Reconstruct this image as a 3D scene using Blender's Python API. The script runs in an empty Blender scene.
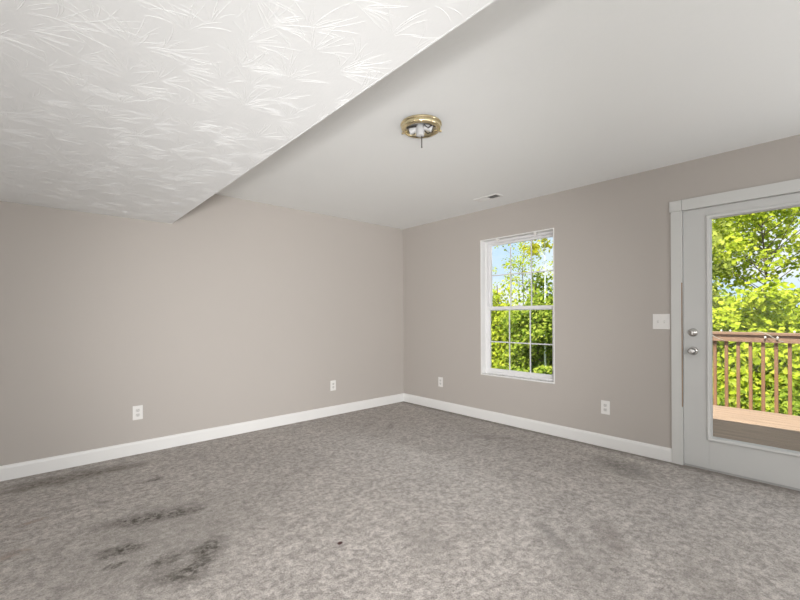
import bpy, bmesh, math, random
import numpy as np
from mathutils import Vector, Matrix

random.seed(7); rng = np.random.default_rng(7)
S = bpy.context.scene
COL = S.collection
PI = math.pi

# ------------------------------------------------------------------ camera
YAW = 0.8366
CAM = Vector((-3.8773, -4.2251, 1.218))
cd = bpy.data.cameras.new('camera'); cam = bpy.data.objects.new('camera', cd); COL.objects.link(cam)
cd.sensor_fit = 'HORIZONTAL'; cd.sensor_width = 36.0
cd.lens = 36.0 * 403.22 / 800.0
cd.shift_y = 15.35 / 800.0
cd.clip_start = 0.05; cd.clip_end = 300
fw = Vector((math.cos(YAW), math.sin(YAW), 0)); rt = Vector((math.sin(YAW), -math.cos(YAW), 0)); up = Vector((0, 0, 1))
ROLL = -0.0051
r2 = rt * math.cos(ROLL) + up * math.sin(ROLL); u2 = up * math.cos(ROLL) - rt * math.sin(ROLL)
m = Matrix((r2, u2, -fw)).transposed().to_4x4(); m.translation = CAM
cam.matrix_world = m
S.camera = cam

# ------------------------------------------------------------------ sky
W = bpy.data.worlds.new('sky'); S.world = W; W.use_nodes = True
nt = W.node_tree; nt.nodes.clear()
wo = nt.nodes.new('ShaderNodeOutputWorld'); bg = nt.nodes.new('ShaderNodeBackground')
tc = nt.nodes.new('ShaderNodeTexCoord'); mp = nt.nodes.new('ShaderNodeMapping'); mp.inputs['Scale'].default_value = (1, 1, 2.2)
ns = nt.nodes.new('ShaderNodeTexNoise'); ns.inputs['Scale'].default_value = 2.6; ns.inputs['Detail'].default_value = 6; ns.inputs['Roughness'].default_value = .55
cr = nt.nodes.new('ShaderNodeValToRGB')
cr.color_ramp.elements[0].position = .40; cr.color_ramp.elements[0].color = (.50, .74, 1.0, 1)
cr.color_ramp.elements[1].position = .57; cr.color_ramp.elements[1].color = (.90, .95, 1.0, 1)
nt.links.new(tc.outputs['Generated'], mp.inputs['Vector']); nt.links.new(mp.outputs['Vector'], ns.inputs['Vector'])
nt.links.new(ns.outputs['Fac'], cr.inputs['Fac']); nt.links.new(cr.outputs['Color'], bg.inputs['Color'])
nt.links.new(bg.outputs['Background'], wo.inputs['Surface'])
bg.inputs['Strength'].default_value = .88

# ------------------------------------------------------------------ lights
def light(name, typ, loc, energy, color=(1, 1, 1), direction=None, **kw):
    d = bpy.data.lights.new(name, typ); o = bpy.data.objects.new(name, d); COL.objects.link(o)
    o.location = loc; d.energy = energy; d.color = color
    for k, v in kw.items(): setattr(d, k, v)
    if direction is not None: o.rotation_euler = Vector(direction).to_track_quat('-Z', 'Y').to_euler()
    return o
light('sun', 'SUN', (0, 0, 12), 7.4, (1, .95, .86), (0.62, 0.12, -0.97), angle=math.radians(.6))
light('fill_flash', 'POINT', (-4.48, -4.62, 1.10), 43, (1, .99, .975), shadow_soft_size=.05)
light('far_fill_spot', 'SPOT', (-4.7, -5.4, .82), 640, (1, .985, .97), (.58, .81, .035), shadow_soft_size=.25, spot_size=math.radians(62), spot_blend=1.0)  # added spot behind the camera, brightens the far walls and ceiling
light('right_fill', 'AREA', (-.10, -5.35, 1.25), 34, (.98, .99, 1), (-1, .45, -.02), shape='RECTANGLE', size=1.7, size_y=2.0)  # added fill lamp by the right wall; no patio door here
light('rear_fill', 'AREA', (-2.6, -6.28, 1.15), 36, (.98, .99, 1), (.1, 1, .0), shape='RECTANGLE', size=4.2, size_y=2.0)  # added soft fill in front of the closed rear wall, no window there
light('left_fill', 'AREA', (-6.08, -2.2, .9), 17, (.98, .99, 1), (1, .15, .12), shape='RECTANGLE', size=3.6, size_y=1.5)  # unseen fill panel at the left wall, added to lift soffit and room
light('window_fill', 'AREA', (.50, -1.9, 2.52), 26, (.96, .98, 1), (-1, .12, -.72), shape='RECTANGLE', size=1.3, size_y=.3, spread=math.radians(100))  # added lamp under the eave, boosts the light entering the window

S.view_settings.view_transform = 'Standard'; S.view_settings.look = 'None'
S.view_settings.exposure = 0.37; S.view_settings.gamma = 1.0; S.view_settings.use_curve_mapping = False
S.cycles.max_bounces = 10; S.cycles.diffuse_bounces = 6; S.cycles.transparent_max_bounces = 16
S.cycles.caustics_reflective = False; S.cycles.caustics_refractive = False
S.cycles.use_denoising = True

# ------------------------------------------------------------------ helpers
class MB:
    """collects shapes, then links them as one mesh object"""
    def __init__(s): s.v = []; s.f = []
    def add(s, v, f):
        b = len(s.v); s.v += [tuple(p) for p in v]; s.f += [tuple(i + b for i in q) for q in f]; return s
    def box(s, a, b):
        x0, y0, z0 = [min(p, q) for p, q in zip(a, b)]; x1, y1, z1 = [max(p, q) for p, q in zip(a, b)]
        return s.add([(x0,y0,z0),(x1,y0,z0),(x1,y1,z0),(x0,y1,z0),(x0,y0,z1),(x1,y0,z1),(x1,y1,z1),(x0,y1,z1)],
                     [(0,3,2,1),(4,5,6,7),(0,1,5,4),(1,2,6,5),(2,3,7,6),(3,0,4,7)])
    def frame(s, x0, x1, y0, y1, z0, z1, ly, hy, bz, tz):
        """four members round an opening in a wall facing x, uprights running through"""
        s.box((x0, y0, z0), (x1, y0+ly, z1)); s.box((x0, y1-hy, z0), (x1, y1, z1))
        s.box((x0, y0+ly, z0), (x1, y1-hy, z0+bz)); return s.box((x0, y0+ly, z1-tz), (x1, y1-hy, z1))
    def prism(s, prof, axis, a, b):
        """closed 2D profile swept along axis from a to b"""
        n = len(prof)
        def P(p, t):
            if axis == 'x': return (t, p[0], p[1])
            if axis == 'y': return (p[0], t, p[1])
            return (p[0], p[1], t)
        v = [P(p, a) for p in prof] + [P(p, b) for p in prof]
        f = [(i, (i+1) % n, n + (i+1) % n, n + i) for i in range(n)] + [tuple(range(n))[::-1], tuple(range(n, 2*n))]
        return s.add(v, f)
    def lathe(s, prof, c, n=32, axis='z', close=False):
        v = []; f = []
        for r, h in prof:
            for k in range(n):
                a = 2*PI*k/n; x, y = r*math.cos(a), r*math.sin(a)
                if axis == 'z': v.append((c[0]+x, c[1]+y, c[2]+h))
                elif axis == 'x': v.append((c[0]+h, c[1]+x, c[2]+y))
                else: v.append((c[0]+x, c[1]+h, c[2]+y))
        for i in range(len(prof)-1):
            for k in range(n): f.append((i*n+k, i*n+(k+1) % n, (i+1)*n+(k+1) % n, (i+1)*n+k))
        if close:
            f.append(tuple(range(n))[::-1]); f.append(tuple(range((len(prof)-1)*n, len(prof)*n)))
        return s.add(v, f)
    def tube(s, pts, rad, n=8):
        pts = [Vector(p) for p in pts]; v = []; f = []
        if not hasattr(rad, '__len__'): rad = [rad]*len(pts)
        ref = Vector((.31, .27, .91))
        for i, p in enumerate(pts):
            t = (pts[min(i+1, len(pts)-1)] - pts[max(i-1, 0)]).normalized()
            a = t.cross(ref)
            if a.length < .05: a = t.cross(Vector((1, 0, 0)))
            a.normalize(); b = t.cross(a)
            for k in range(n):
                w = 2*PI*k/n; v.append(p + (a*math.cos(w) + b*math.sin(w))*rad[i])
        for i in range(len(pts)-1):
            for k in range(n): f.append((i*n+k, i*n+(k+1) % n, (i+1)*n+(k+1) % n, (i+1)*n+k))
        f.append(tuple(range(n))[::-1]); f.append(tuple(range((len(pts)-1)*n, len(pts)*n)))
        return s.add(v, f)
    def build(s, name, mat, parent=None, bevel=0, smooth=False, seg=2):
        me = bpy.data.meshes.new(name); me.from_pydata(s.v, [], s.f); me.update()
        bm = bmesh.new(); bm.from_mesh(me); bmesh.ops.recalc_face_normals(bm, faces=bm.faces); bm.to_mesh(me); bm.free()
        o = bpy.data.objects.new(name, me); COL.objects.link(o); me.materials.append(mat)
        if smooth:
            me.shade_smooth()
            try: me.set_sharp_from_angle(angle=math.radians(38))
            except Exception: pass
        if bevel:
            b = o.modifiers.new('edges', 'BEVEL'); b.width = bevel; b.segments = seg; b.limit_method = 'ANGLE'; b.angle_limit = math.radians(40)
        if parent is not None:
            o.parent = parent; o.matrix_parent_inverse = Matrix.Translation(-Vector(parent.location))
        return o

def empty(name, loc):
    o = bpy.data.objects.new(name, None); COL.objects.link(o); o.location = loc; o.empty_display_size = .05; return o
def tag(o, label=None, cat=None, group=None, kind=None):
    if label: o['label'] = label
    if cat: o['category'] = cat
    if group: o['group'] = group
    if kind: o['kind'] = kind
    return o
def struct(o, label=None): o['kind'] = 'structure'; (label and o.__setitem__('label', label)); return o

# ------------------------------------------------------------------ materials
def newmat(name):
    m = bpy.data.materials.new(name); m.use_nodes = True
    return m, m.node_tree, m.node_tree.nodes['Principled BSDF']
def N(t, kind, **kw):
    n = t.nodes.new(kind)
    for k, v in kw.items():
        if k in n.inputs: n.inputs[k].default_value = v
        else: setattr(n, k, v)
    return n
def mixcol(t, fac, a, b, blend='MIX'):
    n = t.nodes.new('ShaderNodeMix'); n.data_type = 'RGBA'; n.blend_type = blend
    for idx, x in ((0, fac), (6, a), (7, b)):
        if hasattr(x, 'links') or isinstance(x, bpy.types.NodeSocket): t.links.new(x, n.inputs[idx])
        else: n.inputs[idx].default_value = x if idx == 0 else (*x[:3], 1)
    return n.outputs[2]
def math_(t, op, a, b=None, c=None, clamp=False):
    n = t.nodes.new('ShaderNodeMath'); n.operation = op; n.use_clamp = clamp
    for i, x in enumerate((a, b, c)):
        if x is None: continue
        if isinstance(x, bpy.types.NodeSocket): t.links.new(x, n.inputs[i])
        else: n.inputs[i].default_value = x
    return n.outputs[0]
def paint(name, color, rough=.5, metallic=0, var=.04, scale=6, bump=0, bscale=120, spec=None, stretch=None):
    m, t, p = newmat(name)
    co = N(t, 'ShaderNodeTexCoord'); vec = co.outputs['Object']
    if stretch:
        mp = N(t, 'ShaderNodeMapping'); mp.inputs['Scale'].default_value = stretch; t.links.new(vec, mp.inputs[0]); vec = mp.outputs[0]
    n = N(t, 'ShaderNodeTexNoise', Scale=scale, Detail=4.0); t.links.new(vec, n.inputs['Vector'])
    lo = [c*(1-var) for c in color]; hi = [min(1, c*(1+var)) for c in color]
    t.links.new(mixcol(t, n.outputs['Fac'], lo, hi), p.inputs['Base Color'])
    p.inputs['Roughness'].default_value = rough; p.inputs['Metallic'].default_value = metallic
    if spec is not None: p.inputs['Specular IOR Level'].default_value = spec
    if bump:
        b = N(t, 'ShaderNodeTexNoise', Scale=bscale, Detail=3.0); t.links.new(vec, b.inputs['Vector'])
        bn = N(t, 'ShaderNodeBump', Strength=bump, Distance=.004); t.links.new(b.outputs['Fac'], bn.inputs['Height']); t.links.new(bn.outputs[0], p.inputs['Normal'])
    return m

M_wall = paint('greige_wall_paint', (.480, .447, .417), .75, var=.012, scale=1.5, bump=.10, bscale=160, spec=.25)
M_ceil = paint('ceiling_paint', (.86, .875, .87), .85, var=.01, scale=2, bump=.22, bscale=38, spec=.2)
M_sof = paint('stomped_ceiling_paint', (.835, .85, .855), .7, var=.01, scale=3, bump=.12, bscale=70, spec=.35)
M_trim = paint('white_trim_paint', (.80, .80, .79), .38, var=.02, scale=5)
M_door = paint('shaded_door_paint', (.60, .605, .595), .36, var=.02, scale=4)  # white door, base colour lowered to carry its backlit shade
M_case = paint('shaded_casing_paint', (.63, .635, .62), .38, var=.03, scale=5)  # darker copy of the trim white, backlit shade put into the colour
M_vinyl = paint('white_vinyl', (.80, .80, .81), .32, var=.01)
M_grid = paint('white_grid_bars', (.74, .74, .77), .4, var=.01)
M_plate = paint('white_plastic', (.80, .79, .77), .35, var=.01)
M_recept = paint('receptacle_plastic', (.66, .65, .63), .4, var=.01)
M_slot = paint('dark_slot', (.03, .028, .026), .6)
M_chrome = paint('satin_nickel', (.50, .49, .47), .18, metallic=1, var=.05)
M_brass = paint('polished_brass', (.80, .69, .44), .22, metallic=1, var=.06, scale=20)
M_silver = paint('reflector_aluminium', (.80, .80, .82), .28, metallic=1, var=.04)
M_porc = paint('porcelain', (.60, .60, .60), .3, var=.01)
M_rod = paint('dark_steel', (.09, .08, .075), .45, metallic=.6)
M_gap = paint('bare_wood_edge', (.27, .17, .10), .8, var=.35, scale=30)
M_rubber = paint('grey_sweep', (.42, .42, .41), .6)
M_ext = paint('vinyl_siding', (.62, .60, .56), .7)
M_roof = paint('roof_shingle', (.16, .15, .14), .9, var=.3, scale=20)
M_rail = paint('stained_rail_wood', (.26, .155, .10), .75, var=.36, scale=9, bump=.3, bscale=40, stretch=(1, 1, 1))
M_bal = paint('stained_baluster_wood', (.24, .125, .065), .75, var=.35, scale=8, bump=.3, bscale=40, stretch=(1, 1, .25))
M_deck = paint('weathered_deck_wood', (.30, .208, .145), .9, var=.42, scale=3.2, bump=.4, bscale=40, stretch=(4, .5, 4))
M_cord = paint('clear_cord', (.42, .42, .38), .5)
M_bulb = paint('frosted_bulb', (.70, .72, .70), .25)
M_earth = paint('leafy_ground', (.10, .12, .035), .95, var=.5, scale=1.2)
M_bark = paint('grey_brown_bark', (.17, .13, .095), .9, var=.4, scale=8, bump=.6, bscale=24, stretch=(1, 1, .3))
M_palebark = paint('pale_birch_bark', (.74, .78, .80), .8, var=.14, scale=7, bump=.3, bscale=20)

def glass_mat():
    m = bpy.data.materials.new('window_glass'); m.use_nodes = True; t = m.node_tree; t.nodes.clear()
    o = N(t, 'ShaderNodeOutputMaterial'); tr = N(t, 'ShaderNodeBsdfTransparent', Color=(.97, .98, .975, 1)); gl = N(t, 'ShaderNodeBsdfGlossy', Roughness=.02)
    fr = N(t, 'ShaderNodeFresnel', IOR=1.25); mx = N(t, 'ShaderNodeMixShader')
    t.links.new(fr.outputs[0], mx.inputs[0]); t.links.new(tr.outputs[0], mx.inputs[1]); t.links.new(gl.outputs[0], mx.inputs[2]); t.links.new(mx.outputs[0], o.inputs[0])
    return m
M_glass = glass_mat()

def leaf_mat(name, dark, mid, bright):
    m = bpy.data.materials.new(name); m.use_nodes = True; t = m.node_tree; t.nodes.clear()
    o = N(t, 'ShaderNodeOutputMaterial'); g = N(t, 'ShaderNodeNewGeometry'); r = N(t, 'ShaderNodeValToRGB')
    e = r.color_ramp.elements; e[0].color = (*dark, 1); e[1].color = (*bright, 1); e[1].position = .95; x = e.new(.5); x.color = (*mid, 1)
    d = N(t, 'ShaderNodeBsdfDiffuse'); tl = N(t, 'ShaderNodeBsdfTranslucent'); mx = N(t, 'ShaderNodeMixShader'); mx.inputs[0].default_value = .48
    t.links.new(g.outputs['Random Per Island'], r.inputs[0]); t.links.new(r.outputs[0], d.inputs[0]); t.links.new(r.outputs[0], tl.inputs[0])
    t.links.new(d.outputs[0], mx.inputs[1]); t.links.new(tl.outputs[0], mx.inputs[2]); t.links.new(mx.outputs[0], o.inputs[0])
    return m
L_lime = leaf_mat('lime_leaves', (0.234, 0.303, 0.026), (0.450, 0.537, 0.043), (0.658, 0.675, 0.087))
L_yel = leaf_mat('yellow_leaves', (0.366, 0.374, 0.024), (0.570, 0.553, 0.033), (0.700, 0.618, 0.081))
L_green = leaf_mat('green_leaves', (0.114, 0.179, 0.024), (0.309, 0.407, 0.048), (0.505, 0.553, 0.098))
L_olive = leaf_mat('olive_leaves', (0.173, 0.212, 0.048), (0.385, 0.442, 0.087), (0.577, 0.597, 0.135))

def carpet_mat():
    m, t, p = newmat('worn_grey_carpet')
    co = N(t, 'ShaderNodeTexCoord'); V = co.outputs['Object']
    def noise(scale, detail=3.0, rough=.55, vec=V):
        n = N(t, 'ShaderNodeTexNoise', Scale=scale, Detail=detail, Roughness=rough); t.links.new(vec, n.inputs['Vector']); return n.outputs['Fac']
    def remap(x, a, b, c=0., d=1.):
        n = t.nodes.new('ShaderNodeMapRange'); n.interpolation_type = 'SMOOTHSTEP'; t.links.new(x, n.inputs[0])
        for i, v in enumerate((a, b, c, d)): n.inputs[i+1].default_value = v
        return n.outputs[0]
    fine = noise(130, 2.0); tuft = noise(34, 3.0, .6); blot = noise(5.5, 5.0, .65); big = noise(1.1, 3.0); patch = noise(13, 6.0, .75); smear = noise(2.6, 5.0, .7); warp = noise(9, 5.0, .7); grit = noise(26, 4.0, .7)
    base = (.71, .652, .61)
    col = mixcol(t, remap(big, .35, .65), [c*.93 for c in base], [c*1.06 for c in base])
    col = mixcol(t, remap(blot, .30, .70), mixcol(t, .20, col, (.13, .112, .10)), col)
    col = mixcol(t, remap(patch, .36, .60), mixcol(t, .42, col, (.12, .105, .09)), mixcol(t, .10, col, (.80, .77, .74)))
    col = mixcol(t, remap(smear, .30, .52), mixcol(t, .12, col, (.19, .165, .14)), col)
    col = mixcol(t, remap(tuft, .32, .66), mixcol(t, .52, col, (.10, .09, .08)), col)
    col = mixcol(t, remap(fine, .30, .70), mixcol(t, .38, col, (.10, .09, .085)), mixcol(t, .14, col, (.75, .71, .67)))
    sep = N(t, 'ShaderNodeSeparateXYZ'); t.links.new(V, sep.inputs[0]); X, Y = sep.outputs[0], sep.outputs[1]
    def stain(cx, cy, ru, rv, ang, soft, amount, color, rag=.9, tex=True):
        """worn mark: a ragged ellipse, long axis at ang"""
        nonlocal col
        dx = math_(t, 'SUBTRACT', X, cx); dy = math_(t, 'SUBTRACT', Y, cy); c, s = math.cos(ang), math.sin(ang)
        u = math_(t, 'ADD', math_(t, 'MULTIPLY', dx, c/ru), math_(t, 'MULTIPLY', dy, s/ru))
        v = math_(t, 'ADD', math_(t, 'MULTIPLY', dx, -s/rv), math_(t, 'MULTIPLY', dy, c/rv))
        d = math_(t, 'SQRT', math_(t, 'ADD', math_(t, 'MULTIPLY', u, u), math_(t, 'MULTIPLY', v, v)))
        d = math_(t, 'ADD', d, math_(t, 'MULTIPLY', math_(t, 'SUBTRACT', warp, .5), rag*2))
        f = remap(d, 1+soft, 1-soft)
        if tex: f = math_(t, 'MULTIPLY', math_(t, 'MULTIPLY', f, remap(grit, .40, .60, .28, 1.)), remap(tuft, .34, .56, .6, 1.))
        col = mixcol(t, math_(t, 'MULTIPLY', f, amount, clamp=True), col, color)
    for a in STAINS: stain(*a)
    # soil lines where the carpet meets the outside wall and the door
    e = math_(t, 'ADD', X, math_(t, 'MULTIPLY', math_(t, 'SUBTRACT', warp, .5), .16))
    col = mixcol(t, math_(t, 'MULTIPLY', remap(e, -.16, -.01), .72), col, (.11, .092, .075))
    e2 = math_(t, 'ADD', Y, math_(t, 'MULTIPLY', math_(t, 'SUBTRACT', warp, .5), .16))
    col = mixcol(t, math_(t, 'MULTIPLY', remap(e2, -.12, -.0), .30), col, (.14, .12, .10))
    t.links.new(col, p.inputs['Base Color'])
    p.inputs['Roughness'].default_value = 1; p.inputs['Specular IOR Level'].default_value = .1
    try: p.inputs['Sheen Weight'].default_value = .15
    except Exception: pass
    h = math_(t, 'ADD', math_(t, 'MULTIPLY', tuft, 1.0), math_(t, 'MULTIPLY', fine, .5))
    bn = N(t, 'ShaderNodeBump', Strength=.55, Distance=.012); t.links.new(h, bn.inputs['Height']); t.links.new(bn.outputs[0], p.inputs['Normal'])
    return m
DK = (.050, .041, .029); OL = (.12, .105, .075); GR = (.20, .185, .165); BR = (.22, .15, .10)
STAINS = [
    # cx, cy, ru, rv, angle, softness, amount, colour
    (-3.38, -1.74, .50, .42, .8, .8, .55, GR),
    (-3.36, -1.39, .24, .075, -.21, .7, 1., DK),
    (-3.22, -1.46, .09, .05, -.2, .7, .5, DK),
    (-3.53, -1.70, .085, .05, -.1, .5, 1., DK),
    (-3.61, -1.67, .05, .05, .8, .6, .8, DK),
    (-3.60, -1.82, .05, .025, -.1, .4, .9, DK),
    (-3.20, -1.98, .11, .065, 1.0, .7, .95, DK),
    (-3.30, -2.10, .11, .07, .9, .7, .85, DK),
    (-3.38, -1.94, .10, .05, .2, .7, .8, DK),
    (-3.42, -2.09, .12, .07, -.3, .7, .75, DK),
    (-3.70, -.28, .36, .11, -.06, .7, .95, OL),
    (-3.36, -.31, .20, .06, -.1, .7, .75, OL),
    (-3.94, -.30, .12, .05, .2, .7, .7, OL),
    (-3.235, -.755, .07, .03, .2, .4, .9, DK),
    (-3.887, -.97, .07, .025, .3, .5, .6, BR),
    (-4.00, -1.36, .10, .04, .3, .5, .55, BR),
    (-3.53, -.95, .03, .025, .3, .4, .6, DK),
    (-2.673, -2.402, .016, .013, .3, .3, 1., (.06, .018, .015), .3, False),
    (-2.32, -2.73, .22, .10, .9, .7, .45, GR),
    (-.99, -.86, .10, .035, .8, .6, .55, DK),
    (-.52, -1.85, .20, .07, -1.0, .6, .50, (.12, .10, .085)),
    (-1.15, -1.72, .18, .05, -.9, .6, .35, GR),
    (-.42, -3.02, .22, .13, 1.2, .7, .75, (.075, .075, .058)),
    (-1.77, -3.12, .16, .035, .9, .5, .45, (.10, .10, .09)),
    (-1.56, -3.36, .16, .07, .5, .7, .50, (.13, .105, .09)),
    (-1.95, -3.40, .26, .13, .6, .7, .38, GR),
    (-1.63, -3.80, .22, .12, .6, .7, .30, GR),
]
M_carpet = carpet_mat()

# ------------------------------------------------------------------ room shell
H = 2.44; X0, Y0 = -6.2, -6.4; T = .16
SX, SZ = -2.931, 2.0865
struct(MB().box((X0-T, Y0-T, -.2), (T, T, 0)).build('floor', M_carpet))
struct(MB().box((X0-T, Y0-T, H), (T, T, H+.12)).build('ceiling', M_ceil))
struct(MB().box((X0-T, 0, 0), (T, T, H)).build('wall_back', M_wall))
struct(MB().box((X0-T, Y0, 0), (X0, 0, H)).build('wall_left', M_wall))
struct(MB().box((X0-T, Y0-T, 0), (T, Y0, H)).build('wall_front', M_wall))
WY0, WY1, WZ0, WZ1 = -2.252, -1.343, .521, 2.093     # window opening
DY0, DY1, DZ1 = -4.285, -3.325, 2.062                # door opening
b = MB()
b.box((0, WY1, 0), (T, 0, H)); b.box((0, WY0, WZ1), (T, WY1, H)); b.box((0, WY0, 0), (T, WY1, WZ0))
b.box((0, DY1, 0), (T, WY0, H)); b.box((0, DY0, DZ1), (T, DY1, H)); b.box((0, Y0, 0), (T, DY0, H))
struct(b.build('wall_right', M_wall))
b = MB()
b.box((T+.002, 1.5, -3), (T+.03, WY1+.02, 2.7)); b.box((T+.002, WY0-.02, WZ1+.02), (T+.03, WY1+.02, 2.7)); b.box((T+.002, WY0-.02, -3), (T+.03, WY1+.02, WZ0-.02))
b.box((T+.002, DY1+.03, -3), (T+.03, WY0-.02, 2.7)); b.box((T+.002, DY0-.03, DZ1+.02), (T+.03, DY1+.03, 2.7)); b.box((T+.002, DY0-.03, -3), (T+.03, DY1+.03, -.10)); b.box((T+.002, -8, -3), (T+.03, DY0-.03, 2.7))
struct(b.build('wall_outside', M_ext))
struct(MB().box((X0-.6, -8.3, 2.70), (T+.40, 1.8, 2.82)).build('roof', M_roof))

# dropped ceiling with the fan-stamped plaster, ridges and all
b = MB(); b.box((X0, Y0, SZ), (SX, 0, H))
def stomp(cx, cy, axis, n):
    for k in range(n):
        a = axis + (k/(n-1) - .5)*1.75 + random.gauss(0, .07)
        L = random.uniform(.06, .15); r0 = random.uniform(.012, .05); curl = random.uniform(-.5, .5) + (k/(n-1)-.5)*.9
        wd = random.uniform(.0022, .0036); ht = random.uniform(.0005, .0009); q = 6
        P = []
        x, y, h = cx + r0*math.cos(a), cy + r0*math.sin(a), a
        for i in range(q+1):
            P.append((x, y, h)); h += curl/q; x += L/q*math.cos(h); y += L/q*math.sin(h)
        v = []; f = []
        for i, (x, y, h) in enumerate(P):
            s_ = math.sin(PI*min(1, (i+.35)/(q+.5)))**.6; nx, ny = -math.sin(h), math.cos(h)
            x = min(x, SX-.006); y = min(y, -.006)
            v += [(x+nx*wd*s_, y+ny*wd*s_, SZ+.0003), (x, y, SZ-ht*s_), (x-nx*wd*s_, y-ny*wd*s_, SZ+.0003)]
        for i in range(q):
            f += [(3*i, 3*i+1, 3*i+4, 3*i+3), (3*i+1, 3*i+2, 3*i+5, 3*i+4)]
        b.add(v, f)
yy = -.12
while yy > -5.6:
    xx = SX - .05
    while xx > -5.9:
        stomp(xx + random.uniform(-.07, .07), yy + random.uniform(-.07, .07), random.gauss(-1.0, .8), random.randint(10, 15))
        xx -= .135
    yy -= .125
struct(b.build('ceiling_soffit', M_sof))

# baseboards
BH = .112
def base_prof(s): return [(0, 0), (s*.014, 0), (s*.014, BH-.022), (s*.011, BH-.012), (s*.009, BH-.004), (s*.004, BH), (0, BH)]
struct(MB().prism([(p, q) for p, q in base_prof(-1)], 'x', X0, -.0005).build('baseboard_back', M_trim))
# prism along x takes (y, z); along y takes (x, z)
struct(MB().prism(base_prof(-1), 'y', -.0005, -3.2600).build('baseboard_right', M_trim))
struct(MB().prism(base_prof(-1), 'y', -4.355, Y0).build('baseboard_right_far', M_trim))

# ------------------------------------------------------------------ window
win = struct(empty('window_1', (0, (WY0+WY1)/2, WZ0)))
b = MB(); lt = .012
b.frame(-.003, .155, WY0, WY1, WZ0-.003, WZ1, lt, lt, .015, lt)
b.build('jamb_liner', M_trim, win, bevel=.0015)
fy0, fy1, fz0, fz1 = WY0+lt, WY1-lt, WZ0+.012, WZ1-lt
b = MB(); fx0, fx1, ft = .082, .150, .026
b.frame(fx0, fx1, fy0, fy1, fz0, fz1, ft, ft, .022, ft)
b.build('vinyl_frame', M_vinyl, win, bevel=.002)
RAILZ = 1.297
def sash(name, x, z0, z1, hv, bot, top):
    y0, y1 = fy0+ft, fy1-ft; s_ = .030; d = .026
    b = MB(); b.frame(x, x+d, y0+.0006, y1-.0006, z0+.0004, z1, s_, s_, bot, top)
    o = b.build(name, M_vinyl, win, bevel=.002)
    b = MB(); gx = x+d/2; w = .006
    for k in (1, 2):
        yc = y0+s_ + (y1-y0-2*s_)*k/3; b.box((gx-.004, yc-w, z0+bot), (gx+.004, yc+w, z1-top))
    b.box((gx-.0041, y0+s_, hv-w), (gx+.0041, y1-s_, hv+w))
    g = b.build('grid_bars', M_grid, win)
    b = MB(); b.box((gx+.006, y0+s_-.004, z0+bot-.004), (gx+.008, y1-s_+.004, z1-top+.004)); b.build('glass', M_glass, win)
    return o
sash('upper_sash', .116, RAILZ-.028, fz1-ft, 1.680, .034, .026)
sash('lower_sash', .086, fz0+.022, RAILZ+.018, .905, .036, .036)
b = MB(); yc = (fy0+fy1)/2
b.box((.078, yc-.03, RAILZ+.018), (.112, yc+.03, RAILZ+.026)); b.lathe([(.012, 0), (.012, .014), (.004, .017)], (.094, yc, RAILZ+.026), 12)
b.build('sash_lock', M_vinyl, win, bevel=.001)
for yy, lab in ((-1.565, 'small white blind bracket at top of window, on the side near the room corner'), (-2.035, 'small white blind bracket at top of window, on the side near the door')):
    b = MB(); b.box((.012, yy-.012, WZ1-lt-.022), (.045, yy+.012, WZ1-lt-.0002)); b.box((.006, yy-.015, WZ1-lt-.026), (.014, yy+.015, WZ1-lt-.0002))
    tag(b.build('blind_bracket', M_plate, bevel=.001), lab, 'bracket', 'blind brackets on the window head')

# ------------------------------------------------------------------ door
SY0, SY1, SZ0, SZ1 = -4.262, -3.341, .014, 2.046
dr = struct(empty('door_1', (0, (SY0+SY1)/2, 0)))
LY0, LY1, LZ0, LZ1 = -4.10, -3.505, .245, 1.972        # lite opening
dx0, dx1 = .004, .048
b = MB()
b.box((dx0, LY1, SZ0), (dx1, SY1, SZ1)); b.box((dx0, SY0, SZ0), (dx1, LY0, SZ1)); b.box((dx0, LY0, LZ1), (dx1, LY1, SZ1)); b.box((dx0, LY0, SZ0), (dx1, LY1, LZ0))
b.build('slab', M_door, dr, bevel=.0015)
b = MB(); w = .030
def bead(y0, y1, z0, z1):
    # raised moulded frame round the lite, mitred
    o_ = [(y0, z0), (y1, z0), (y1, z1), (y0, z1)]
    prof = [(0, dx0), (.001, dx0-.010), (.010, dx0-.015), (.024, dx0-.011), (.034, dx0+.004), (.034, dx0+.022)]
    sg = [(1, 1), (-1, 1), (-1, -1), (1, -1)]
    v = []; f = []
    for d, x in prof:
        for (y, z), (sy, sz) in zip(o_, sg): v.append((x, y+sy*d, z+sz*d))
    for i in range(len(prof)-1):
        for k in range(4): f.append((4*i+k, 4*i+(k+1) % 4, 4*i+4+(k+1) % 4, 4*i+4+k))
    b.add(v, f)
bead(LY0-.014, LY1+.014, LZ0-.014, LZ1+.014)
b.build('glazing_bead', M_door, dr, smooth=True)
MB().box((.024, LY0+.001, LZ0+.001), (.030, LY1-.001, LZ1-.001)).build('glass', M_glass, dr)
b = MB(); b.box((.004, SY0+.002, .002), (.044, SY1-.002, .0135)); b.build('door_sweep', M_rubber, dr)
KY = -3.405
b = MB(); b.lathe([(.0001, -.016), (.022, -.016), (.031, -.010), (.033, 0), (.033, .003)], (dx0-.0005, KY, 1.070), 28, 'x'); b.box((-.026, KY-.004, 1.056), (-.008, KY+.004, 1.084))
o = b.build('deadbolt', M_chrome, dr, smooth=True); o['label'] = 'satin metal deadbolt turn above the door knob'
b = MB(); b.lathe([(.0001, -.066), (.016, -.065), (.026, -.056), (.028, -.046), (.022, -.034), (.011, -.026), (.011, -.012), (.030, -.008), (.033, -.002), (.033, .002)], (dx0-.0005, KY, .923), 28, 'x')
o = b.build('door_knob', M_chrome, dr, smooth=True); o['label'] = 'round satin metal door knob'
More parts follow.
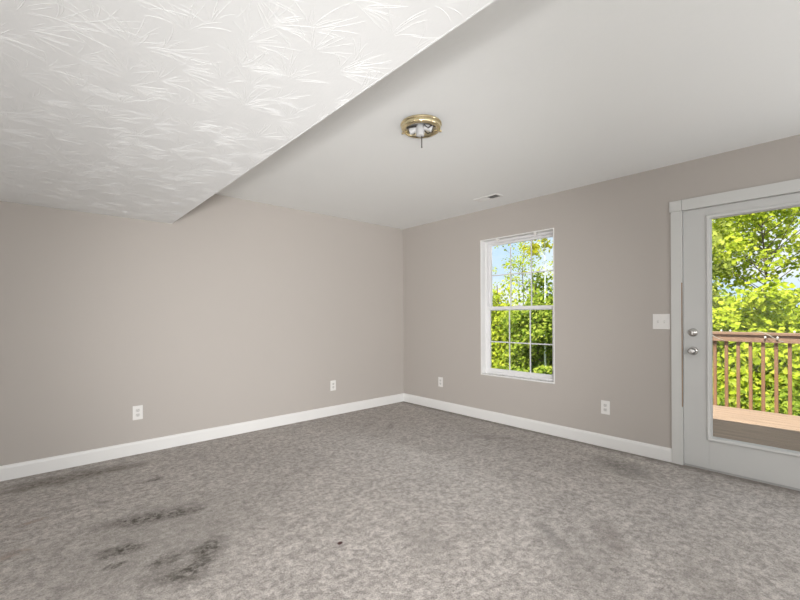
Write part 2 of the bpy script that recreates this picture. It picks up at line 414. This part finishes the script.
# frame in the wall and casing
b = MB(); b.box((.0, SY1+.003, 0), (T, DY1, DZ1)); b.box((.0, DY0, 0), (T, SY0-.003, DZ1)); b.box((.0, SY0-.003, SZ1+.003), (T, SY1+.003, DZ1))
b.box((.052, SY1-.012, .002), (.075, SY1+.003, SZ1+.003)); b.box((.052, SY0-.003, .002), (.075, SY0+.012, SZ1+.003)); b.box((.052, SY0+.012, SZ1-.012), (.075, SY1-.012, SZ1+.003))
b.build('door_frame', M_trim, dr)
b = MB(); b.box((0, SY0-.003, -.03), (T+.05, SY1+.003, .0015)); b.build('threshold', M_rubber, dr)
b = MB(); b.box((-.0186, SY1+.0012, .47), (-.0172, SY1+.0085, 1.47)); b.build('bare_wood_edge', M_gap, dr)['label'] = 'strip of bare brown wood where paint has worn off'
b = MB(); b.box((-.018, -3.337, 0), (0, -3.2615, 2.048)); b.box((-.0165, -3.3385, 0), (0, -3.337, 2.048))
struct(b.build('trim_1', M_case, bevel=.002))
b = MB(); b.box((-.018, -4.345, 0), (0, -4.268, 2.048))
struct(b.build('trim_2', M_case, bevel=.002))
b = MB(); b.box((-.021, -3.3365, 2.049), (0, -3.252, 2.135)); b.box((-.021, -4.356, 2.049), (0, -3.3385, 2.135))
struct(b.build('trim_3', M_case, bevel=.002))

# ------------------------------------------------------------------ outlets, switch
def wall_frame(wall):
    # returns mapper from (along, out, z) to world
    if wall == 'back': return lambda a, o_, z: (a, -o_, z)
    return lambda a, o_, z: (-o_, a, z)
def wbox(b, F, a0, a1, o0, o1, z0, z1): return b.box(F(a0, o0, z0), F(a1, o1, z1))
def wcyl(b, F, a, z, r, o0, o1, wall, n=20, cut=None):
    v = []; f = []
    for o_ in (o0, o1):
        for k in range(n):
            t = 2*PI*k/n; dz = r*math.sin(t)
            if cut: dz = max(-cut, min(cut, dz))
            v.append(F(a+r*math.cos(t), o_, z+dz))
    for k in range(n): f.append((k, (k+1) % n, n+(k+1) % n, n+k))
    f += [tuple(range(n))[::-1], tuple(range(n, 2*n))]
    b.add(v, f)
def outlet(wall, a, z, label):
    F = wall_frame(wall); e = empty('wall_outlet', F(a, 0, z)); tag(e, label, 'outlet', 'duplex outlets low on the walls')
    hw, hh = .0385, .0625
    b = MB(); wbox(b, F, a-hw, a+hw, 0, .006, z-hh, z+hh); b.build('cover_plate', M_plate, e, bevel=.003)
    for s in (1, -1):
        b = MB(); zc = z+s*.0205; wcyl(b, F, a, zc, .0172, .005, .0078, wall, 24, .0142); r = b.build('receptacle', M_recept, e)
        b = MB()
        wbox(b, F, a-.0078, a-.0058, .0075, .0082, zc-.001, zc+.008); wbox(b, F, a+.0055, a+.0075, .0075, .0082, zc+.000, zc+.0075); wcyl(b, F, a, zc-.0075, .0026, .0075, .0082, wall, 10)
        sl = b.build('slots', M_slot, r)
    b = MB(); wcyl(b, F, a, z, .0032, .0055, .0075, wall, 10); b.build('screw', M_plate, e)
outlet('back', -3.210, .366, 'white wall outlet above the stained carpet, on the wall without the window')
outlet('back', -1.177, .362, 'white wall outlet left of the room corner, on the wall without the window')
outlet('right', -.708, .355, 'white wall outlet between the room corner and the window')
outlet('right', -2.738, .363, 'white wall outlet between the window and the glazed door')
F = wall_frame('right'); a, z = -3.187, 1.155
e = empty('light_switch', F(a, 0, z)); tag(e, 'white double toggle light switch plate beside the door casing', 'light switch')
b = MB(); wbox(b, F, a-.0625, a+.0625, 0, .006, z-.064, z+.064); b.build('cover_plate', M_plate, e, bevel=.003)
for s in (-1, 1):
    ac = a+s*.023
    b = MB(); wbox(b, F, ac-.0055, ac+.0055, .0055, .0068, z-.0125, z+.0125); b.build('toggle_slot', M_recept, e)
    b = MB(); b.add([F(ac-.0042, .006, z-.006), F(ac+.0042, .006, z-.006), F(ac+.0042, .006, z+.006), F(ac-.0042, .006, z+.006), F(ac-.0036, .017, z+.004), F(ac+.0036, .017, z+.004), F(ac+.0036, .016, z+.010), F(ac-.0036, .016, z+.010)],
                    [(0,3,2,1),(4,5,6,7),(0,1,5,4),(1,2,6,5),(2,3,7,6),(3,0,4,7)]); b.build('toggle', M_plate, e, bevel=.0008)
    for zz in (-.030, .030):
        b = MB(); wcyl(b, F, ac, z+zz, .0032, .0055, .0072, 'right', 10); b.build('screw', M_plate, e)

# ------------------------------------------------------------------ ceiling vent
vx, vy = -.372, -1.725
e = empty('ceiling_vent', (vx, vy, H)); tag(e, 'small white slatted ceiling vent above the window', 'vent')
b = MB(); w, l, fr_ = .062, .142, .018
b.box((vx-w, vy-l, H-.006), (vx-w+fr_, vy+l, H)); b.box((vx+w-fr_, vy-l, H-.006), (vx+w, vy+l, H))
for q0, q1 in ((-l, -l+fr_), (l-fr_, l), (-.006, .006)): b.box((vx-w+fr_, vy+q0, H-.006), (vx+w-fr_, vy+q1, H))
b.build('frame', M_plate, e, bevel=.0015)
b = MB(); b.box((vx-w+fr_, vy-l+fr_, H-.0012), (vx+w-fr_, vy+l-fr_, H-.0004)); b.build('backing', M_slot, e)
for k in range(16):
    side = 1 if k >= 8 else -1
    yy = vy + (-l+fr_+.010 + k*.0138 if k < 8 else .014 + (k-8)*.0138)
    d = .0066
    b = MB(); x0_, x1_ = vx-w+fr_, vx+w-fr_
    y0_, y1_ = (yy-d, yy+d) if side > 0 else (yy+d, yy-d)
    b.add([(x0_, y0_, H-.0018), (x1_, y0_, H-.0018), (x1_, y1_, H-.0085), (x0_, y1_, H-.0085), (x0_, y0_, H-.0030), (x1_, y0_, H-.0030), (x1_, y1_, H-.0097), (x0_, y1_, H-.0097)],
          [(0,3,2,1),(4,5,6,7),(0,1,5,4),(1,2,6,5),(2,3,7,6),(3,0,4,7)])
    b.build('slat', M_plate, e)

# ------------------------------------------------------------------ flush ceiling light without its shade
lx, ly = -2.047, -2.407
e = empty('ceiling_light', (lx, ly, H)); tag(e, 'round brass flush ceiling light with its shade missing and sockets bare', 'ceiling light')
b = MB(); b.lathe([(.126, 0), (.131, -.003), (.132, -.010), (.129, -.015), (.125, -.018), (.126, -.023), (.126, -.030), (.122, -.037), (.115, -.042), (.108, -.044), (.103, -.042), (.102, -.036), (.104, -.026), (.106, -.014)], (lx, ly, H), 64)
b.build('brass_ring', M_brass, e, smooth=True)
b = MB(); b.lathe([(.1055, -.014), (.09, -.012), (.05, -.010), (.0001, -.010)], (lx, ly, H), 48); b.build('reflector_pan', M_silver, e, smooth=True)
vdir = Vector((lx-CAM.x, ly-CAM.y, 0)).normalized(); sdir = Vector((vdir.y, -vdir.x, 0))
c0 = Vector((lx, ly, H))
def at(s, d, z): return c0 + sdir*s + vdir*d + Vector((0, 0, z))
b = MB(); b.lathe([(.0001, -.078), (.020, -.078), (.026, -.074), (.028, -.040), (.024, -.012), (.0001, -.012)], tuple(at(-.006, 0, 0)), 24); b.build('socket_hub', M_porc, e, smooth=True)
for s, d, ang in ((-.058, .018, 1), (.052, -.012, -1)):
    o_ = at(s, d, -.034); dirv = (sdir*(1 if s > 0 else -1) + Vector((0, 0, -.35))).normalized()
    q0 = o_ - dirv*.034; q1 = o_ + dirv*.020
    b = MB(); b.tube([q0, q0+dirv*.004, o_, q1-dirv*.003, q1], [.014, .019, .0195, .021, .019], 20); sk = b.build('lamp_socket', M_porc, e, smooth=True)
    b = MB(); b.tube([q1-dirv*.004, q1+dirv*.0012], [.0135, .0135], 16); b.build('socket_mouth', M_slot, sk, smooth=True)
b = MB(); b.box((0, 0, 0), (0, 0, 0)); b = MB()
p0, p1 = at(-.092, .01, -.020), at(.092, -.01, -.020)
b.tube([p0, at(0, 0, -.014), p1], [.006, .008, .006], 8); b.build('strap', M_rod, e, smooth=True)
b = MB(); b.tube([at(.004, 0, -.076), at(.004, 0, -.146), at(.004, 0, -.148), at(.004, 0, -.152)], [.0032, .0032, .0052, .0046], 10); b.build('threaded_rod', M_rod, e, smooth=True)
for th in (2.75, .25, -1.9):
    d_ = sdir*math.cos(th) + vdir*math.sin(th); q = c0 + d_*.112 + Vector((0, 0, -.034))
    b = MB(); b.tube([q-d_*.022, q-d_*.004, q+d_*.010, q+d_*.022, q+d_*.024], [.0025, .003, .0075, .0075, .005], 12); b.build('thumbscrew', M_brass, e, smooth=True)
for (s0, d0), (s1, d1) in (((-.02, .03), (-.07, .05)), ((.01, .03), (.075, .045)), ((.02, -.03), (.07, -.05))):
    b = MB(); b.tube([at(s0, d0, -.02), at((s0+s1)/2, (d0+d1)/2+.012, -.040), at(s1, d1, -.030)], .0038, 8); b.build('wire', M_slot, e, smooth=True)

# ------------------------------------------------------------------ deck outside
DZ = -.095; DX = 3.36
b = MB(); x = T+.04
while x < DX-.02:
    b.box((x, -7.4, DZ-.032), (min(x+.138, DX), -.6, DZ)); x += .144
for y in (-7.2, -4.0, -.9): b.box((DX-.14, y-.07, -3), (DX-.02, y+.07, DZ-.20))
b.box((DX-.06, -7.4, DZ-.22), (DX-.02, -.6, DZ-.034)); b.box((T+.04, -7.4, DZ-.22), (T+.08, -.6, DZ-.034))
struct(b.build('deck', M_deck))
RT = .962
e = empty('deck_railing', (DX-.04, -4.0, DZ)); tag(e, 'reddish brown wooden railing along the outer edge of the deck', 'railing')
b = MB(); b.box((DX-.062, -7.4, RT-.036), (DX+.078, -.6, RT)); b.build('cap_rail', M_rail, e, bevel=.004)
b = MB(); b.box((DX-.038, -7.4, RT-.132), (DX-.0005, -.6, RT-.0362)); b.build('top_board', M_rail, e, bevel=.003)
y = -.75; 
while y > -7.3:
    b = MB(); b.box((DX+.001, y-.019, DZ-.20), (DX+.039, y+.019, RT-.0364)); b.build('baluster', M_bal, e, bevel=.003); y -= .1295
e = empty('string_light', (DX-.05, -3.3, RT)); tag(e, 'string of small pale bulbs wound along the deck railing', 'string lights')
pts = []; y = -1.4
k = 0
while y > -5.4:
    ph = (y+1.4)/-.62*2*PI
    pts.append((DX+.008 + .098*math.cos(ph), y, RT-.055 + .066*math.sin(ph) + (.0 if math.sin(ph) < 0 else .004))); y -= .0194
b = MB(); b.tube(pts, .0032, 6); b.build('cord', M_cord, e, smooth=True)
for y in (-1.9, -2.35, -2.93, -3.03, -3.13, -3.50, -3.62, -3.775, -4.2, -4.7):
    top = y not in (-2.93, -3.50, -3.62)
    c = (DX-.01, y, RT) if top else (DX-.062, y, RT-.06)
    b = MB(); b.lathe([(.0001, .032), (.009, .029), (.0125, .019), (.010, .008), (.006, 0)] if top else [(.0001, -.016), (.009, -.012), (.0125, -.003), (.010, .008), (.006, .014)], c, 14, close=False); b.build('bulb', M_bulb, e, smooth=True)

# ------------------------------------------------------------------ ground and trees
g = MB(); n = 30
gv = []; gf = []
for i in range(n+1):
    for j in range(n+1):
        x = T+.04 + 70*i/n; y = -40 + 80*j/n
        gv.append((x, y, -3.0 + .18*math.sin(x*.5+y*.3) + .004*max(0, x-10)**1.5 if i else -3.0))
for i in range(n):
    for j in range(n): gf.append((i*(n+1)+j, (i+1)*(n+1)+j, (i+1)*(n+1)+j+1, i*(n+1)+j+1))
g.add(gv, gf); struct(g.build('ground', M_earth))

def leaves(name, mat, parent, clumps, per, size, spread):
    """clumps: (cx, cy, cz, r); pointed leaves scattered through each clump"""
    C = np.array(clumps); k = len(C); n = k*per
    idx = np.repeat(np.arange(k), per)
    d = rng.normal(size=(n, 3)); d /= np.linalg.norm(d, axis=1)[:, None]
    rad = C[idx, 3]*(rng.random(n)**.45)*spread
    P = C[idx, :3] + d*rad[:, None]*np.array([1, 1, .8])
    nrm = d*.45 + rng.normal(size=(n, 3))*.5 + np.array([-.6, 0, .6]); nrm /= np.linalg.norm(nrm, axis=1)[:, None]
    t = rng.normal(size=(n, 3)); t -= (t*nrm).sum(1)[:, None]*nrm; t /= np.linalg.norm(t, axis=1)[:, None]
    q = np.cross(nrm, t); L = size*rng.uniform(.65, 1.35, n)[:, None]; Wd = L*.36
    fold = nrm*L*.10
    V = np.stack([P-t*L*.5, P-t*L*.05+q*Wd+fold, P+t*L*.5, P-t*L*.05-q*Wd+fold], 1).reshape(-1, 3)
    me = bpy.data.meshes.new(name); me.from_pydata(V.tolist(), [], np.arange(n*4).reshape(-1, 4).tolist()); me.update()
    o = bpy.data.objects.new(name, me); COL.objects.link(o); me.materials.append(mat)
    o.parent = parent; o.matrix_parent_inverse = Matrix.Translation(-Vector(parent.location))
    return o
def tree(kind, x, y, top, crown_r, crown_low, label, mat, per=150, nclump=55, size=.13, clump=.55, bark=None, trunk=.11, group='trees beyond the deck', lean=0, wob=.055):
    z0 = -3.05
    e = empty(kind, (x, y, z0)); tag(e, label, 'tree' if 'shrub' not in kind else 'shrub', group)
    b = MB(); pts = []; Ht = top - z0
    for i in range(7):
        f_ = i/6; pts.append((x + random.gauss(0, wob)*(f_ > 0) + lean*f_, y + random.gauss(0, wob)*(f_ > 0), z0 + Ht*.93*f_))
    b.tube(pts, [trunk*(1-.86*i/6) for i in range(7)], 9)
    cl = []; br = MB()
    zc = (top+crown_low)/2; rz = (top-crown_low)/2
    for k in range(nclump):
        while True:
            d = Vector((random.uniform(-1, 1), random.uniform(-1, 1), random.uniform(-1, 1)))
            if .25 < d.length < 1: break
        d = d * (.55 + .45*d.length)
        taper = 1 - .30*max(0, d.z)
        c = Vector((x + lean*.7 + d.x*crown_r*taper, y + d.y*crown_r*taper, zc + d.z*rz))
        r = clump*random.uniform(.6, 1.25); cl.append((c.x, c.y, c.z, r))
        if k % 2 == 0:
            hz = max(z0+.5, min(top-.4, c.z - .9*random.uniform(.4, 1)*math.hypot(c.x-x, c.y-y))); f_ = (hz-z0)/(Ht*.93); i0 = min(5, int(f_*6)); u = f_*6-i0
            p = Vector(pts[i0]).lerp(Vector(pts[i0+1]), min(1, u)); mid = p.lerp(c, .5) + Vector((0, 0, .12))
            br.tube([p, mid, c], [trunk*.26, trunk*.15, trunk*.05], 5)
    b.add(br.v, br.f); b.build('trunk', bark or M_bark, e, smooth=True)
    leaves('foliage', mat, e, cl, per, size, 1.0)
    return e
tree('leafy_tree', 9.6, 6.0, 2.5, 1.15, -2.4, 'yellowish tree seen at the left edge of the window', L_yel, nclump=70)
tree('leafy_tree', 9.0, 4.45, 2.75, 1.1, -2.6, 'bright lime tree filling the middle of the window', L_lime, nclump=75)
tree('leafy_tree', 8.7, 2.75, 2.6, 1.05, -2.6, 'darker green tree at the right side of the window', L_green, nclump=75)
tree('sparse_tree', 12.6, 5.6, 5.2, 2.0, 2.5, 'tall thin-leaved tree rising against the sky behind the window trees', L_lime, nclump=34, per=42, clump=.40, size=.10, trunk=.04)
tree('pale_trunk_tree', 8.35, 2.316, 4.4, .8, 3.2, 'slender pale-barked tree crossing the right panes of the window', L_yel, nclump=9, per=40, clump=.4, bark=M_palebark, trunk=.05, wob=.01)
tree('leafy_shrub', 6.4, 2.3, -.2, .9, -2.8, 'dark green shrub low in the right window panes', L_green, nclump=40, clump=.5, size=.11, group='shrubs below the trees')
tree('leafy_shrub', 6.9, 3.7, -.1, .95, -2.8, 'light green shrub low in the middle window panes', L_lime, nclump=40, clump=.5, size=.11, group='shrubs below the trees')
tree('leafy_tree', 9.2, .6, 2.9, 1.6, -2.6, 'green tree standing between the window view and the door view', L_green, nclump=90)
tree('leafy_tree', 9.0, -1.3, 2.3, 1.1, -2.6, 'olive green tree seen at the left edge of the door glass', L_olive, nclump=75)
tree('leafy_tree', 8.2, -3.0, 2.15, 1.3, -2.6, 'dense lime tree behind the middle of the deck railing', L_lime, nclump=95)
tree('leafy_tree', 8.6, -5.2, 2.6, 1.4, -2.6, 'yellow green tree seen at the right edge of the door glass', L_lime, nclump=95)
tree('sparse_tree', 12.0, -2.6, 5.6, 2.5, 2.0, 'tall open tree with sky showing through, above the railing', L_lime, nclump=80, per=90, clump=.58, trunk=.06)
tree('sparse_tree', 10.4, -.9, 4.6, 1.3, 1.8, 'grey branched open tree at the upper left of the door glass', L_olive, nclump=34, per=80, clump=.5, trunk=.06)
tree('leafy_shrub', 5.6, -2.2, .35, 1.0, -2.8, 'green shrub behind the left balusters of the deck railing', L_green, nclump=55, clump=.5, size=.10, group='shrubs below the trees')
tree('leafy_shrub', 5.9, -4.0, .25, 1.0, -2.8, 'green shrub behind the right balusters of the deck railing', L_green, nclump=55, clump=.5, size=.10, group='shrubs below the trees')
for i, (x, y, top, lab) in enumerate(((17, 10.5, 1.9, 'far dark green tree behind the yellowish window tree'), (17.5, 5.5, 1.9, 'far dark green tree behind the middle of the window'), (17, .8, 3.2, 'far dark green tree between window and door views'),
                                      (17, -3.2, 2.0, 'far dark green tree behind the middle of the door glass'), (16.5, -8, 3.2, 'far dark green tree beyond the right end of the deck'))):
    tree('distant_tree', x, y, top, 2.9, -2.9, lab, L_green, nclump=95, per=120, clump=.95, size=.22, trunk=.2, group='far trees')
